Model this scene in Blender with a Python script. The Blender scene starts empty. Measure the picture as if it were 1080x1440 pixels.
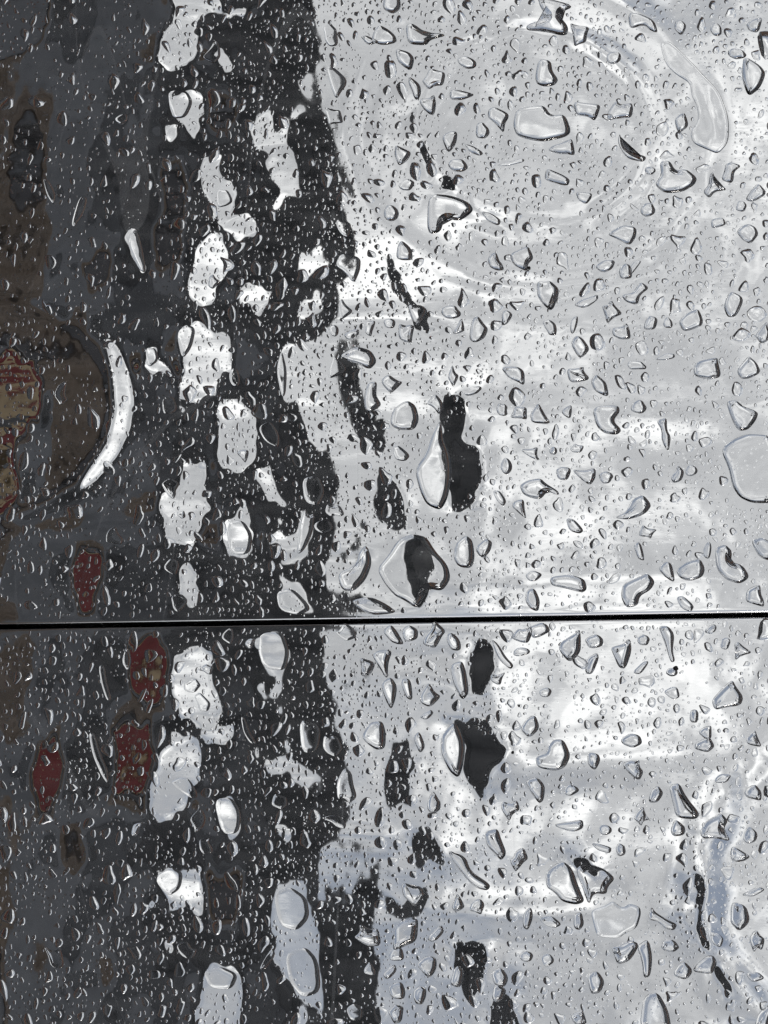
import bpy, bmesh, math, random
import numpy as np
from mathutils import Vector, Matrix

random.seed(7)
rng = np.random.default_rng(11)
scene = bpy.context.scene
COL = scene.collection

# ------------------------------------------------------------------ camera
PXM = 0.25 / 1080.0                 # metres per photo pixel at the picture's centre
VFOV = math.radians(30.0)
F_PX = 720.0 / math.tan(VFOV / 2)
ELEV = math.radians(66.0)
ROLL = math.radians(0.9)
DIST = PXM * F_PX
TILT = math.radians(-8.0)           # the panels shed water towards the house wall
TOP_Z = 0.78

c_pos = np.array([0.0, -math.cos(ELEV) * DIST, math.sin(ELEV) * DIST])
c_fwd = np.array([0.0, math.cos(ELEV), -math.sin(ELEV)])
_up = np.array([0.0, math.sin(ELEV), math.cos(ELEV)])
_x = np.array([1.0, 0.0, 0.0])
c_right = math.cos(ROLL) * _x - math.sin(ROLL) * _up
c_upv = math.sin(ROLL) * _x + math.cos(ROLL) * _up
TM = Matrix.Translation((0, 0, TOP_Z)) @ Matrix.Rotation(TILT, 4, 'Y')   # panel frame -> world
TR = np.array(TM.to_3x3())

def pix_dir(px, py):
    d = c_fwd + c_right * ((px - 540.0) / F_PX) + c_upv * ((720.0 - py) / F_PX)
    return d / np.linalg.norm(d)

def pix_to_panel(px, py):
    u, v = (px - 540.0) / F_PX, (720.0 - py) / F_PX
    d = [c_fwd[i] + c_right[i] * u + c_upv[i] * v for i in range(3)]
    t = -c_pos[2] / d[2]
    return c_pos[0] + t * d[0], c_pos[1] + t * d[1]

def panel_to_pix(x, y):
    """arrays of panel coordinates -> photo pixel coordinates"""
    vx, vy, vz = x - c_pos[0], y - c_pos[1], -c_pos[2]
    w = vx * c_fwd[0] + vy * c_fwd[1] + vz * c_fwd[2]
    r = vx * c_right[0] + vy * c_right[1] + vz * c_right[2]
    u = vx * c_upv[0] + vy * c_upv[1] + vz * c_upv[2]
    return 540.0 + F_PX * r / w, 720.0 - F_PX * u / w

cam_d = bpy.data.cameras.new('camera')
cam_d.sensor_fit = 'VERTICAL'
cam_d.angle = VFOV
cam_d.clip_start = 0.02
cam_d.clip_end = 2000.0
cam = bpy.data.objects.new('camera', cam_d)
COL.objects.link(cam)
m = Matrix.Identity(4)
for i in range(3):
    m[i][0], m[i][1], m[i][2], m[i][3] = c_right[i], c_upv[i], -c_fwd[i], c_pos[i]
cam.matrix_world = TM @ m
scene.camera = cam

# ------------------------------------------------------------------ world, sun, exposure
SUN_ELEV, SUN_AZ = math.radians(42.0), math.radians(165.0)    # azimuth clockwise from +Y
world = bpy.data.worlds.new('World')
scene.world = world
world.use_nodes = True
wn, wl = world.node_tree.nodes, world.node_tree.links
wn.clear()
w_out = wn.new('ShaderNodeOutputWorld')
w_bg = wn.new('ShaderNodeBackground')
w_bg.inputs['Strength'].default_value = 0.10
sky = wn.new('ShaderNodeTexSky')
sky.sky_type = 'NISHITA'
sky.sun_disc = False
sky.sun_elevation = SUN_ELEV
sky.sun_rotation = SUN_AZ
sky.air_density = 1.0
sky.dust_density = 2.0
tc = wn.new('ShaderNodeTexCoord')
def wnoise(scale, detail, rough, dist=0.0, off=(0, 0, 0)):
    mp = wn.new('ShaderNodeMapping')
    mp.inputs['Location'].default_value = off
    wl.new(tc.outputs['Generated'], mp.inputs['Vector'])
    n = wn.new('ShaderNodeTexNoise')
    n.inputs['Scale'].default_value = scale
    n.inputs['Detail'].default_value = detail
    n.inputs['Roughness'].default_value = rough
    n.inputs['Distortion'].default_value = dist
    wl.new(mp.outputs['Vector'], n.inputs['Vector'])
    return n
n_gap = wnoise(3.2, 5, 0.5, 0.3, (1.7, 0.3, 0.0))
r_gap = wn.new('ShaderNodeMapRange')                 # where the cloud cover thins out
r_gap.inputs['From Min'].default_value = 0.41
r_gap.inputs['From Max'].default_value = 0.56
wl.new(n_gap.outputs['Fac'], r_gap.inputs['Value'])
n_lum = wnoise(9.0, 6, 0.58, 0.3, (9.4, 2.35, 6.6))
r_lum = wn.new('ShaderNodeValToRGB')                 # grey cloud bellies to bright cloud
r_lum.color_ramp.elements[0].position = 0.36
r_lum.color_ramp.elements[0].color = (5.9, 6.0, 6.15, 1)
r_lum.color_ramp.elements[1].position = 0.65
r_lum.color_ramp.elements[1].color = (15.5, 15.5, 15.3, 1)
e = r_lum.color_ramp.elements.new(0.5)
e.color = (7.9, 8.0, 8.1, 1)
wl.new(n_lum.outputs['Fac'], r_lum.inputs['Fac'])
w_mix = wn.new('ShaderNodeMix')
w_mix.data_type = 'RGBA'
wl.new(r_gap.outputs['Result'], w_mix.inputs['Factor'])
sk_mul = wn.new('ShaderNodeMix')
sk_mul.data_type = 'RGBA'
sk_mul.blend_type = 'MIX'
sk_mul.inputs['Factor'].default_value = 0.4
sk_mul.inputs['B'].default_value = (6.5, 7.2, 8.2, 1)
wl.new(sky.outputs['Color'], sk_mul.inputs['A'])
wl.new(sk_mul.outputs['Result'], w_mix.inputs['A'])
wl.new(r_lum.outputs['Color'], w_mix.inputs['B'])
wl.new(w_mix.outputs['Result'], w_bg.inputs['Color'])
wl.new(w_bg.outputs['Background'], w_out.inputs['Surface'])

sun_d = bpy.data.lights.new('sun', 'SUN')
sun_d.energy = 1.2
sun_d.angle = math.radians(12.0)
sun_d.color = (1.0, 0.96, 0.9)
sun = bpy.data.objects.new('sun', sun_d)
COL.objects.link(sun)
sd = Vector((math.sin(SUN_AZ) * math.cos(SUN_ELEV), math.cos(SUN_AZ) * math.cos(SUN_ELEV), math.sin(SUN_ELEV)))
sun.rotation_euler = sd.to_track_quat('Z', 'Y').to_euler()

scene.render.engine = 'CYCLES'
scene.cycles.max_bounces = 12
scene.cycles.transmission_bounces = 10
scene.cycles.glossy_bounces = 8
scene.cycles.blur_glossy = 0.0
scene.cycles.sample_clamp_indirect = 6.0
scene.view_settings.view_transform = 'Standard'
scene.view_settings.look = 'None'
scene.view_settings.gamma = 1.0
scene.view_settings.exposure = 0.0
scene.view_settings.use_curve_mapping = False

# ------------------------------------------------------------------ helpers
def tag(o, label=None, cat=None, group=None, kind=None):
    if label: o['label'] = label
    if cat: o['category'] = cat
    if group: o['group'] = group
    if kind: o['kind'] = kind
    return o

def empty(name, loc=(0, 0, 0), rz=0.0):
    o = bpy.data.objects.new(name, None)
    o.location = loc
    o.rotation_euler = (0, 0, rz)
    COL.objects.link(o)
    return o

def mesh_obj(name, me, mat, parent=None, matrix=None):
    o = bpy.data.objects.new(name, me)
    COL.objects.link(o)
    if mat is not None and not me.materials:
        me.materials.append(mat)
    if parent is not None:
        o.parent = parent
    if matrix is not None:
        o.matrix_world = matrix
    return o

def box_mesh(name, x0, x1, y0, y1, z0, z1, bevel=0.0):
    bm = bmesh.new()
    bmesh.ops.create_cube(bm, size=1.0)
    for v in bm.verts:
        v.co = Vector(((x0 + x1) / 2 + v.co.x * (x1 - x0), (y0 + y1) / 2 + v.co.y * (y1 - y0), (z0 + z1) / 2 + v.co.z * (z1 - z0)))
    if bevel > 0:
        bmesh.ops.bevel(bm, geom=bm.edges[:], offset=bevel, segments=1, affect='EDGES')
    me = bpy.data.meshes.new(name)
    bm.to_mesh(me)
    bm.free()
    return me

def box(name, x0, x1, y0, y1, z0, z1, mat, parent=None, bevel=0.0):
    return mesh_obj(name, box_mesh(name, x0, x1, y0, y1, z0, z1, bevel), mat, parent)

def np_mesh(name, verts, faces, smooth=True):
    """verts (n,3) float, faces (m,k) int, all of the same size k"""
    me = bpy.data.meshes.new(name)
    k = faces.shape[1]
    me.vertices.add(len(verts))
    me.vertices.foreach_set('co', np.ascontiguousarray(verts, dtype=np.float32).ravel())
    me.loops.add(faces.size)
    me.loops.foreach_set('vertex_index', np.ascontiguousarray(faces, dtype=np.int32).ravel())
    me.polygons.add(len(faces))
    me.polygons.foreach_set('loop_start', np.arange(0, faces.size, k, dtype=np.int32))
    if smooth:
        me.polygons.foreach_set('use_smooth', np.ones(len(faces), dtype=bool))
    me.update(calc_edges=True)
    me.validate()
    return me

def new_mat(name):
    mt = bpy.data.materials.new(name)
    mt.use_nodes = True
    nt = mt.node_tree
    return mt, nt.nodes, nt.links, nt.nodes['Principled BSDF']

def paint(name, color, rough=0.7, var=0.25, scale=3.0, bump=0.0, spec=0.03):
    mt, n, l, b = new_mat(name)
    b.inputs['Roughness'].default_value = rough
    b.inputs['Specular IOR Level'].default_value = spec
    t = n.new('ShaderNodeTexCoord')
    no = n.new('ShaderNodeTexNoise')
    no.inputs['Scale'].default_value = scale
    no.inputs['Detail'].default_value = 6
    l.new(t.outputs['Object'], no.inputs['Vector'])
    cr = n.new('ShaderNodeValToRGB')
    cr.color_ramp.elements[0].position = 0.3
    cr.color_ramp.elements[1].position = 0.7
    cr.color_ramp.elements[0].color = (*[c * (1 - var) for c in color], 1)
    cr.color_ramp.elements[1].color = (*[min(1, c * (1 + var)) for c in color], 1)
    l.new(no.outputs['Fac'], cr.inputs['Fac'])
    l.new(cr.outputs['Color'], b.inputs['Base Color'])
    if bump:
        bp = n.new('ShaderNodeBump')
        bp.inputs['Strength'].default_value = bump
        l.new(no.outputs['Fac'], bp.inputs['Height'])
        l.new(bp.outputs['Normal'], b.inputs['Normal'])
    return mt

# ------------------------------------------------------------------ materials
def metal_material():
    mt, n, l, b = new_mat('polished_metal')
    out = n['Material Output']
    n.remove(b)
    t = n.new('ShaderNodeTexCoord')
    def noise(scale, detail, vec=None, stretch=None):
        no = n.new('ShaderNodeTexNoise')
        no.inputs['Scale'].default_value = scale
        no.inputs['Detail'].default_value = detail
        mp = n.new('ShaderNodeMapping')
        if stretch: 
            mp.inputs['Scale'].default_value = stretch
        l.new(t.outputs['Object'], mp.inputs['Vector'])
        l.new(mp.outputs['Vector'], no.inputs['Vector'])
        return no
    # fine rolling grain and rubbing marks
    grain = noise(60.0, 4, stretch=(60.0, 1.6, 1.0))
    rub = noise(55.0, 5, stretch=(1.0, 3.0, 1.0))
    pit = noise(900.0, 2)
    bp = n.new('ShaderNodeBump')
    bp.inputs['Strength'].default_value = 0.10
    bp.inputs['Distance'].default_value = 0.0002
    l.new(rub.outputs['Fac'], bp.inputs['Height'])
    bp2 = n.new('ShaderNodeBump')
    bp2.inputs['Strength'].default_value = 0.004
    bp2.inputs['Distance'].default_value = 0.0001
    l.new(grain.outputs['Fac'], bp2.inputs['Height'])
    l.new(bp.outputs['Normal'], bp2.inputs['Normal'])
    vo = n.new('ShaderNodeTexVoronoi')                 # mist of beads too fine to tell apart
    vo.inputs['Scale'].default_value = 620.0
    vo.inputs['Randomness'].default_value = 1.0
    l.new(t.outputs['Object'], vo.inputs['Vector'])
    vr = n.new('ShaderNodeMapRange')
    vr.interpolation_type = 'SMOOTHSTEP'
    vr.inputs['From Min'].default_value = 0.05
    vr.inputs['From Max'].default_value = 0.26
    vr.inputs['To Min'].default_value = 1.0
    vr.inputs['To Max'].default_value = 0.0
    l.new(vo.outputs['Distance'], vr.inputs['Value'])
    pm = noise(90.0, 3)
    pr = n.new('ShaderNodeMapRange')
    pr.inputs['From Min'].default_value = 0.45
    pr.inputs['From Max'].default_value = 0.62
    l.new(pm.outputs['Fac'], pr.inputs['Value'])
    mm = n.new('ShaderNodeMath')
    mm.operation = 'MULTIPLY'
    l.new(vr.outputs['Result'], mm.inputs[0])
    l.new(pr.outputs['Result'], mm.inputs[1])
    bp3 = n.new('ShaderNodeBump')
    bp3.inputs['Strength'].default_value = 0.3
    bp3.inputs['Distance'].default_value = 0.00006
    l.new(mm.outputs['Value'], bp3.inputs['Height'])
    l.new(bp2.outputs['Normal'], bp3.inputs['Normal'])
    bp2 = bp3
    g1 = n.new('ShaderNodeBsdfGlossy')
    g1.inputs['Color'].default_value = (0.72, 0.725, 0.73, 1)
    g1.inputs['Roughness'].default_value = 0.03
    g2 = n.new('ShaderNodeBsdfGlossy')
    g2.inputs['Color'].default_value = (0.74, 0.745, 0.76, 1)
    g2.inputs['Roughness'].default_value = 0.36
    for g in (g1, g2):
        l.new(bp2.outputs['Normal'], g.inputs['Normal'])
    fr = n.new('ShaderNodeMapRange')
    fr.inputs['From Min'].default_value = 0.35
    fr.inputs['From Max'].default_value = 0.72
    fr.inputs['To Min'].default_value = 0.01
    fr.inputs['To Max'].default_value = 0.11
    l.new(rub.outputs['Fac'], fr.inputs['Value'])
    scr = None
    for (sc_, st_, rot, off, wd) in ((13.0, (1.0, 0.16, 1.0), 0.35, 1.7, 0.0016), (9.0, (1.0, 0.3, 1.0), 1.2, 9.4, 0.0012)):
        mp = n.new('ShaderNodeMapping')
        mp.inputs['Rotation'].default_value = (0, 0, rot)
        mp.inputs['Location'].default_value = (off, off, 0)
        mp.inputs['Scale'].default_value = st_
        l.new(t.outputs['Object'], mp.inputs['Vector'])
        no = n.new('ShaderNodeTexNoise')
        no.inputs['Scale'].default_value = sc_
        no.inputs['Detail'].default_value = 1.0
        l.new(mp.outputs['Vector'], no.inputs['Vector'])
        cp = n.new('ShaderNodeMath')
        cp.operation = 'COMPARE'
        cp.inputs[1].default_value = 0.5
        cp.inputs[2].default_value = wd
        l.new(no.outputs['Fac'], cp.inputs[0])
        if scr is None:
            scr = cp
        else:
            ad = n.new('ShaderNodeMath')
            ad.operation = 'MAXIMUM'
            l.new(scr.outputs[0], ad.inputs[0])
            l.new(cp.outputs[0], ad.inputs[1])
            scr = ad
    sm = n.new('ShaderNodeMath')
    sm.operation = 'MULTIPLY_ADD'
    sm.inputs[1].default_value = 0.10
    l.new(scr.outputs[0], sm.inputs[0])
    l.new(fr.outputs['Result'], sm.inputs[2])
    fr = sm
    mx = n.new('ShaderNodeMixShader')
    l.new(fr.outputs[0], mx.inputs['Fac'])
    l.new(g1.outputs['BSDF'], mx.inputs[1])
    l.new(g2.outputs['BSDF'], mx.inputs[2])
    l.new(mx.outputs['Shader'], out.inputs['Surface'])
    return mt

def water_material():
    mt, n, l, b = new_mat('rain_water')
    b.inputs['Base Color'].default_value = (1, 1, 1, 1)
    b.inputs['Roughness'].default_value = 0.0
    b.inputs['IOR'].default_value = 1.333
    b.inputs['Transmission Weight'].default_value = 1.0
    return mt

M_METAL = metal_material()
M_WATER = water_material()
M_DARK = paint('slate_cladding', (0.016, 0.017, 0.019), 0.75, 0.25, 2.0)
M_GREY = paint('grey_render', (0.125, 0.131, 0.143), 0.85, 0.22, 1.5)
M_MID = paint('dark_render', (0.062, 0.065, 0.071), 0.85, 0.3, 1.2)
M_LATE = paint('charcoal_render', (0.035, 0.036, 0.039), 0.85, 0.3, 1.2)
M_BROWN = paint('brown_timber', (0.13, 0.102, 0.08), 0.7, 0.35, 4.0)
M_BLACK = paint('black_paint', (0.012, 0.012, 0.013), 0.5, 0.3, 4.0)
M_RED = paint('red_sign_paint', (0.13, 0.022, 0.022), 0.5, 0.2, 3.0)
M_CREAM = paint('cream_sign_paint', (0.34, 0.26, 0.16), 0.6, 0.15, 3.0)
M_TRIM = paint('pale_gutter_paint', (0.22, 0.22, 0.22), 0.5, 0.1, 3.0)
M_STONE = paint('paving_stone', (0.16, 0.155, 0.15), 0.8, 0.3, 2.0, 0.2)
M_STEEL = paint('grey_steel_tube', (0.18, 0.18, 0.19), 0.4, 0.1, 5.0)
M_BRICK = paint('far_brick', (0.12, 0.08, 0.06), 0.85, 0.3, 1.0)
M_BUFF = paint('far_render', (0.2, 0.19, 0.17), 0.85, 0.2, 1.0)
def glass_material():
    mt, n, l, b = new_mat('window_glass')
    b.inputs['Base Color'].default_value = (0.07, 0.07, 0.075, 1)
    b.inputs['Roughness'].default_value = 0.25
    b.inputs['Specular IOR Level'].default_value = 0.0
    return mt
M_GLASS = glass_material()
M_GRIT = paint('grit', (0.02, 0.02, 0.02), 0.9, 0.4, 400.0)

# ------------------------------------------------------------------ the pressed sheet: where its dents turn the reflection
# Outlines (photo pixels) of the dents in the sheet. 'edge' is where the flat sheet's reflection passes from house to sky.
def b_nom(py):
    return 455.0 + 50.0 * py / 1440.0

HOUSE_SIDE = [(-400, -400), (438, -400), (440, 0), (446, 60), (449, 130), (468, 200), (480, 290), (497, 340), (497, 380), (472, 405), (468, 440),
              (447, 470), (405, 485), (393, 505), (396, 560), (418, 572), (430, 620), (474, 652), (478, 700), (458, 712), (474, 758), (448, 797),
              (454, 830), (470, 838), (512, 838), (530, 866), (530, 876), (447, 888), (457, 923), (461, 960), (473, 994), (477, 1036), (485, 1077), (494, 1092),
              (488, 1120), (492, 1150), (484, 1160), (450, 1193), (447, 1240), (491, 1251), (511, 1236), (529, 1238), (521, 1297), (529, 1345), (531, 1440),
              (531, 1800), (-400, 1800)]
SKY_DENTS = [
    [(242, -30), (300, -30), (310, 10), (350, 8), (345, 20), (300, 22), (279, 28), (279, 72), (263, 78), (262, 90), (240, 100), (222, 88), (222, 72), (235, 40), (243, 18)],
    [(303, 90), (316, 82), (328, 94), (323, 107), (306, 106)],
    [(246, 130), (268, 127), (280, 142), (283, 160), (274, 178), (283, 192), (258, 184), (255, 160), (242, 155)],
    [(229, 172), (250, 172), (251, 194), (231, 197)],
    [(412, 108), (442, 102), (447, 138), (430, 142), (420, 124)],
    [(362, 164), (376, 160), (385, 182), (396, 180), (396, 155), (406, 158), (411, 205), (419, 215), (429, 285), (406, 275), (394, 292), (381, 286), (386, 272), (378, 240), (369, 212), (355, 212)],
    [(279, 220), (316, 214), (313, 235), (320, 255), (331, 275), (330, 300), (318, 318), (304, 314), (300, 285), (286, 268), (280, 250)],
    [(296, 320), (316, 326), (321, 350), (320, 376), (303, 404), (300, 426), (276, 430), (260, 410), (265, 383), (278, 350), (287, 332)],
    [(314, 318), (344, 302), (360, 306), (360, 324), (332, 336)],
    [(176, 318), (187, 320), (199, 345), (205, 381), (196, 380), (187, 357), (175, 337)],
    [(336, 402), (350, 395), (370, 408), (391, 409), (386, 425), (375, 439), (352, 441), (336, 427)],
    [(424, 355), (446, 349), (461, 365), (466, 386), (450, 383), (440, 386), (434, 402), (427, 382), (412, 377), (427, 370)],
    [(413, 432), (426, 420), (440, 424), (446, 410), (459, 412), (456, 446), (436, 452), (411, 450)],
    [(273, 452), (292, 461), (311, 464), (326, 480), (332, 502), (326, 532), (312, 524), (305, 542), (312, 560), (280, 562), (251, 564), (258, 530), (251, 500), (256, 474)],
    [(203, 488), (226, 492), (223, 508), (240, 514), (251, 542), (238, 532), (204, 526)],
    [(306, 565), (330, 559), (346, 565), (359, 580), (363, 612), (361, 652), (345, 656), (325, 660), (307, 652), (304, 640), (309, 600)],
    [(352, 660), (376, 654), (391, 690), (401, 714), (376, 702), (361, 676)],
    [(262, 650), (286, 654), (293, 690), (294, 716), (276, 746), (266, 770), (242, 770), (229, 746), (227, 715), (239, 690), (254, 668)],
    [(318, 735), (340, 730), (356, 755), (356, 776), (340, 784), (321, 782), (314, 755)],
    [(428, 722), (444, 718), (440, 750), (436, 787), (415, 792), (393, 787), (397, 764), (415, 750)],
    [(245, 800), (270, 795), (285, 815), (280, 840), (262, 855), (255, 830)],
    [(395, 825), (420, 820), (440, 845), (450, 865), (400, 862)],
    [(274, 908), (298, 918), (301, 960), (312, 1006), (296, 1026), (268, 1016), (249, 1000), (242, 975), (242, 944), (254, 922)],
    [(244, 1034), (279, 1040), (281, 1075), (276, 1106), (256, 1142), (235, 1152), (213, 1142), (210, 1110), (219, 1080), (231, 1054)],
    [(278, 1032), (320, 1018), (334, 1030), (319, 1048), (284, 1046)],
    [(363, 900), (380, 889), (399, 891), (406, 920), (401, 942), (380, 950), (366, 936)],
    [(377, 970), (396, 949), (397, 966), (380, 984)],
    [(368, 1070), (405, 1066), (431, 1079), (456, 1084), (441, 1097), (425, 1112), (405, 1092), (376, 1080)],
    [(304, 1125), (326, 1121), (339, 1140), (341, 1171), (325, 1180), (306, 1166)],
    [(383, 1166), (402, 1160), (412, 1172), (402, 1186), (386, 1182)],
    [(215, 1236), (245, 1218), (258, 1224), (286, 1227), (289, 1256), (280, 1292), (269, 1271), (244, 1279), (233, 1256)],
    [(229, 1316), (244, 1324), (243, 1344), (231, 1338)],
    [(283, 1365), (300, 1359), (331, 1364), (339, 1380), (339, 1480), (274, 1480), (279, 1400)],
    [(383, 1250), (426, 1244), (436, 1270), (446, 1300), (451, 1320), (456, 1360), (459, 1400), (451, 1432), (441, 1444), (445, 1410), (419, 1407), (404, 1376), (389, 1346), (382, 1300)],
    [(147, 470), (166, 488), (182, 520), (189, 560), (184, 602), (166, 642), (136, 675), (108, 693), (125, 660), (150, 624), (161, 580), (158, 528)],
]
HOUSE_DENTS = [
    [(476, 498), (498, 496), (511, 525), (508, 545), (522, 570), (532, 595), (542, 620), (534, 645), (517, 629), (496, 601), (486, 575), (479, 545), (473, 522)],
    [(531, 668), (556, 664), (564, 690), (577, 736), (560, 747), (544, 742), (531, 720)],
    [(619, 588), (625, 560), (660, 562), (655, 600), (646, 616), (664, 629), (677, 640), (680, 680), (670, 706), (652, 718), (629, 722), (631, 690), (636, 665), (622, 640)],
    [(570, 764), (590, 753), (606, 770), (614, 790), (601, 812), (596, 842), (588, 854), (579, 832), (567, 810), (562, 785)],
    [(538, 360), (552, 368), (566, 398), (584, 428), (608, 440), (602, 467), (586, 468), (566, 430), (550, 400)],
    [(574, 152), (582, 152), (587, 186), (580, 190)], [(583, 196), (592, 194), (606, 226), (616, 240), (608, 244), (594, 226)],
    [(616, 250), (622, 246), (640, 264), (636, 270)], [(652, 278), (666, 280), (668, 300), (660, 298)],
    [(657, 930), (676, 898), (692, 914), (702, 936), (691, 962), (668, 978), (655, 956)],
    [(637, 1008), (656, 1013), (692, 1024), (711, 1052), (692, 1077), (680, 1100), (676, 1134), (664, 1100), (648, 1092), (654, 1050)],
    [(549, 1040), (576, 1043), (582, 1075), (573, 1110), (580, 1138), (544, 1133), (542, 1085)],
    [(578, 1172), (600, 1166), (620, 1190), (620, 1214), (590, 1217), (578, 1196)],
    [(532, 1240), (545, 1262), (570, 1272), (598, 1246), (604, 1262), (575, 1292), (540, 1280)],
    [(638, 1333), (682, 1333), (684, 1376), (669, 1403), (649, 1392), (638, 1366)],
    [(688, 1408), (716, 1403), (742, 1470), (688, 1470)],
    [(976, 1225), (990, 1228), (994, 1254), (988, 1300), (998, 1335), (986, 1332), (978, 1280)],
    [(1002, 1352), (1014, 1360), (1030, 1402), (1020, 1404)],
    [(800, 1208), (826, 1212), (850, 1222), (840, 1232), (812, 1222)],
]
# dents that look further down the house front: (column of the flat reflection that they show, outline)
DEEP_DENTS = [
    (-70, [(14, 165), (40, 158), (66, 180), (66, 285), (40, 292), (14, 280)]),
    (-40, [(-10, 300), (62, 296), (72, 350), (60, 402), (-10, 408)]),
    (-110, [(222, 238), (262, 226), (264, 300), (258, 360), (230, 386), (214, 380), (216, 320), (232, 290)]),
    (-110, [(286, 132), (328, 128), (334, 160), (318, 184), (294, 180)]),
    (-140, [(114, 362), (152, 360), (154, 398), (126, 410)]),
    (-45, [(20, 440), (120, 448), (150, 500), (156, 560), (150, 620), (112, 682), (70, 690), (70, 560), (40, 500)]),
    (-480, [(-20, 504), (46, 506), (62, 540), (56, 590), (30, 606), (-20, 600)]),
    (-500, [(-20, 622), (16, 626), (24, 660), (22, 706), (-20, 712)]),
    (-360, [(104, 780), (140, 776), (146, 820), (132, 858), (106, 862), (100, 820)]),
    (-380, [(176, 906), (216, 888), (238, 920), (234, 975), (206, 992), (180, 968)]),
    (-380, [(158, 1020), (214, 1022), (216, 1060), (208, 1112), (164, 1122), (160, 1070)]),
    (-360, [(48, 1044), (84, 1042), (86, 1090), (78, 1140), (54, 1142), (46, 1100)]),
    (-60, [(134, 1352), (160, 1346), (162, 1384), (140, 1398)]),
    (-120, [(288, 1224), (346, 1226), (350, 1260), (330, 1300), (296, 1296)]),
    (-150, [(-200, -200), (116, -200), (62, 56), (30, 80), (-20, 96), (-200, 140)]),
    (-150, [(-60, 1330), (6, 1340), (10, 1480), (-60, 1480)]),
    (-60, [(-60, 930), (40, 925), (50, 960), (20, 985), (-60, 990)]),
    (-50, [(-20, 850), (26, 852), (28, 872), (-20, 876)]),
    (-90, [(84, 1160), (118, 1165), (124, 1200), (104, 1230), (84, 1210)]),
]

def inside(poly, X, Y):
    p = np.array(poly, float)
    res = np.zeros(X.shape, bool)
    x0, x1, y0, y1 = p[:, 0].min(), p[:, 0].max(), p[:, 1].min(), p[:, 1].max()
    sel = (X >= x0) & (X <= x1) & (Y >= y0) & (Y <= y1)
    if not sel.any():
        return res
    xs, ys = X[sel], Y[sel]
    r = np.zeros(xs.shape, bool)
    for i in range(len(p)):
        ax, ay = p[i - 1]
        bx, by = p[i]
        if ay == by:
            continue
        c = ((ay > ys) != (by > ys)) & (xs < (bx - ax) * (ys - ay) / (by - ay) + ax)
        r ^= c
    res[sel] = r
    return res

def gauss(a, s):
    k = int(max(1, round(3 * s)))
    w = np.exp(-0.5 * (np.arange(-k, k + 1) / s) ** 2)
    w /= w.sum()
    for ax in (0, 1):
        pad = [(0, 0), (0, 0)]
        pad[ax] = (k, k)
        p = np.pad(a, pad, mode='edge')
        o = np.zeros_like(a)
        for i, wi in enumerate(w):
            o += wi * (p[i:i + a.shape[0], :] if ax == 0 else p[:, i:i + a.shape[1]])
        a = o
    return a

STEP = 2.5 * PXM
XH = 0.158
Y_TOP, Y_BOT = pix_to_panel(540, -70)[1], pix_to_panel(540, 1500)[1]
SEAM_Y = pix_to_panel(540, 872.5)[1]
GAP = 0.0016
xs_f = np.arange(-XH, XH + STEP / 2, STEP)
ys_f = np.arange(Y_BOT, Y_TOP + STEP / 2, STEP)
GX, GY = np.meshgrid(xs_f, ys_f)
PX, PY = panel_to_pix(GX, GY)

def waviness(seed, waves, amp):
    g = np.random.default_rng(seed)
    o = np.zeros_like(PX)
    for lam in waves:
        for _ in range(5):
            a = g.uniform(0, 2 * math.pi)
            k = 2 * math.pi / (lam * g.uniform(0.75, 1.3))
            o += np.sin(k * (PX * math.cos(a) + PY * math.sin(a)) + g.uniform(0, 6.28)) * (lam / waves[0]) ** 0.7
    return amp * o / o.std()
WX = PX + waviness(3, (60, 30, 17), 3.0)
WY = PY + waviness(4, (60, 30, 17), 3.6)
bright = ~inside(HOUSE_SIDE, WX, WY)
for p in SKY_DENTS[:-1]:
    bright |= inside(p, WX, WY)
bright |= inside(SKY_DENTS[-1], PX, PY)
fg = np.random.default_rng(21)
for _ in range(66):                                   # small knocks between the larger dents
    if _ < 34:
        q = SKY_DENTS[int(fg.integers(0, len(SKY_DENTS) - 1))]
        a, b = q[int(fg.integers(0, len(q)))]
        cx, cy = a + fg.normal() * 22, b + fg.normal() * 22
        if cx < 205: continue
    else:
        cx, cy = fg.uniform(330, 480), fg.uniform(100, 1400)
    n = 6
    th = np.linspace(0, 2 * math.pi, n, endpoint=False) + fg.uniform(0, 1)
    rr = fg.uniform(4, 10) * fg.uniform(0.6, 1.4, n)
    if _ >= 58:
        cx += 90
        bright &= ~inside(np.stack([cx + rr * np.cos(th) * 0.8, cy + rr * np.sin(th) * 1.5], 1), WX, WY)
        continue
    bright |= inside(np.stack([cx + rr * np.cos(th) * 0.8, cy + rr * np.sin(th) * 1.5], 1), WX, WY)
for p in HOUSE_DENTS:
    bright &= ~inside(p, WX, WY)
bn = b_nom(PY)
E = np.zeros_like(PX)
W = np.full_like(PX, 0.06)
up = bright & (PX < bn)
dn = (~bright) & (PX > bn)
E[up] = (2.0 * (bn - PX) + 16)[up]
E[dn] = (-2.0 * (PX - bn) - 16)[dn]
W[up | dn] = 1.0
W[dn & (PX > 520)] = 2.5
W[up & (PX > 385) & (PX < 480) & (PY > 470) & (PY < 680)] = 3.0
for c, p in DEEP_DENTS:
    s = inside(p, WX, WY) & ~up
    E[s] = (c - PX)[s] * 1.08
    W[s] = 0.8
KX = -1.0 / (2.0 * F_PX * math.sin(ELEV))
gx = E * KX

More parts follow.
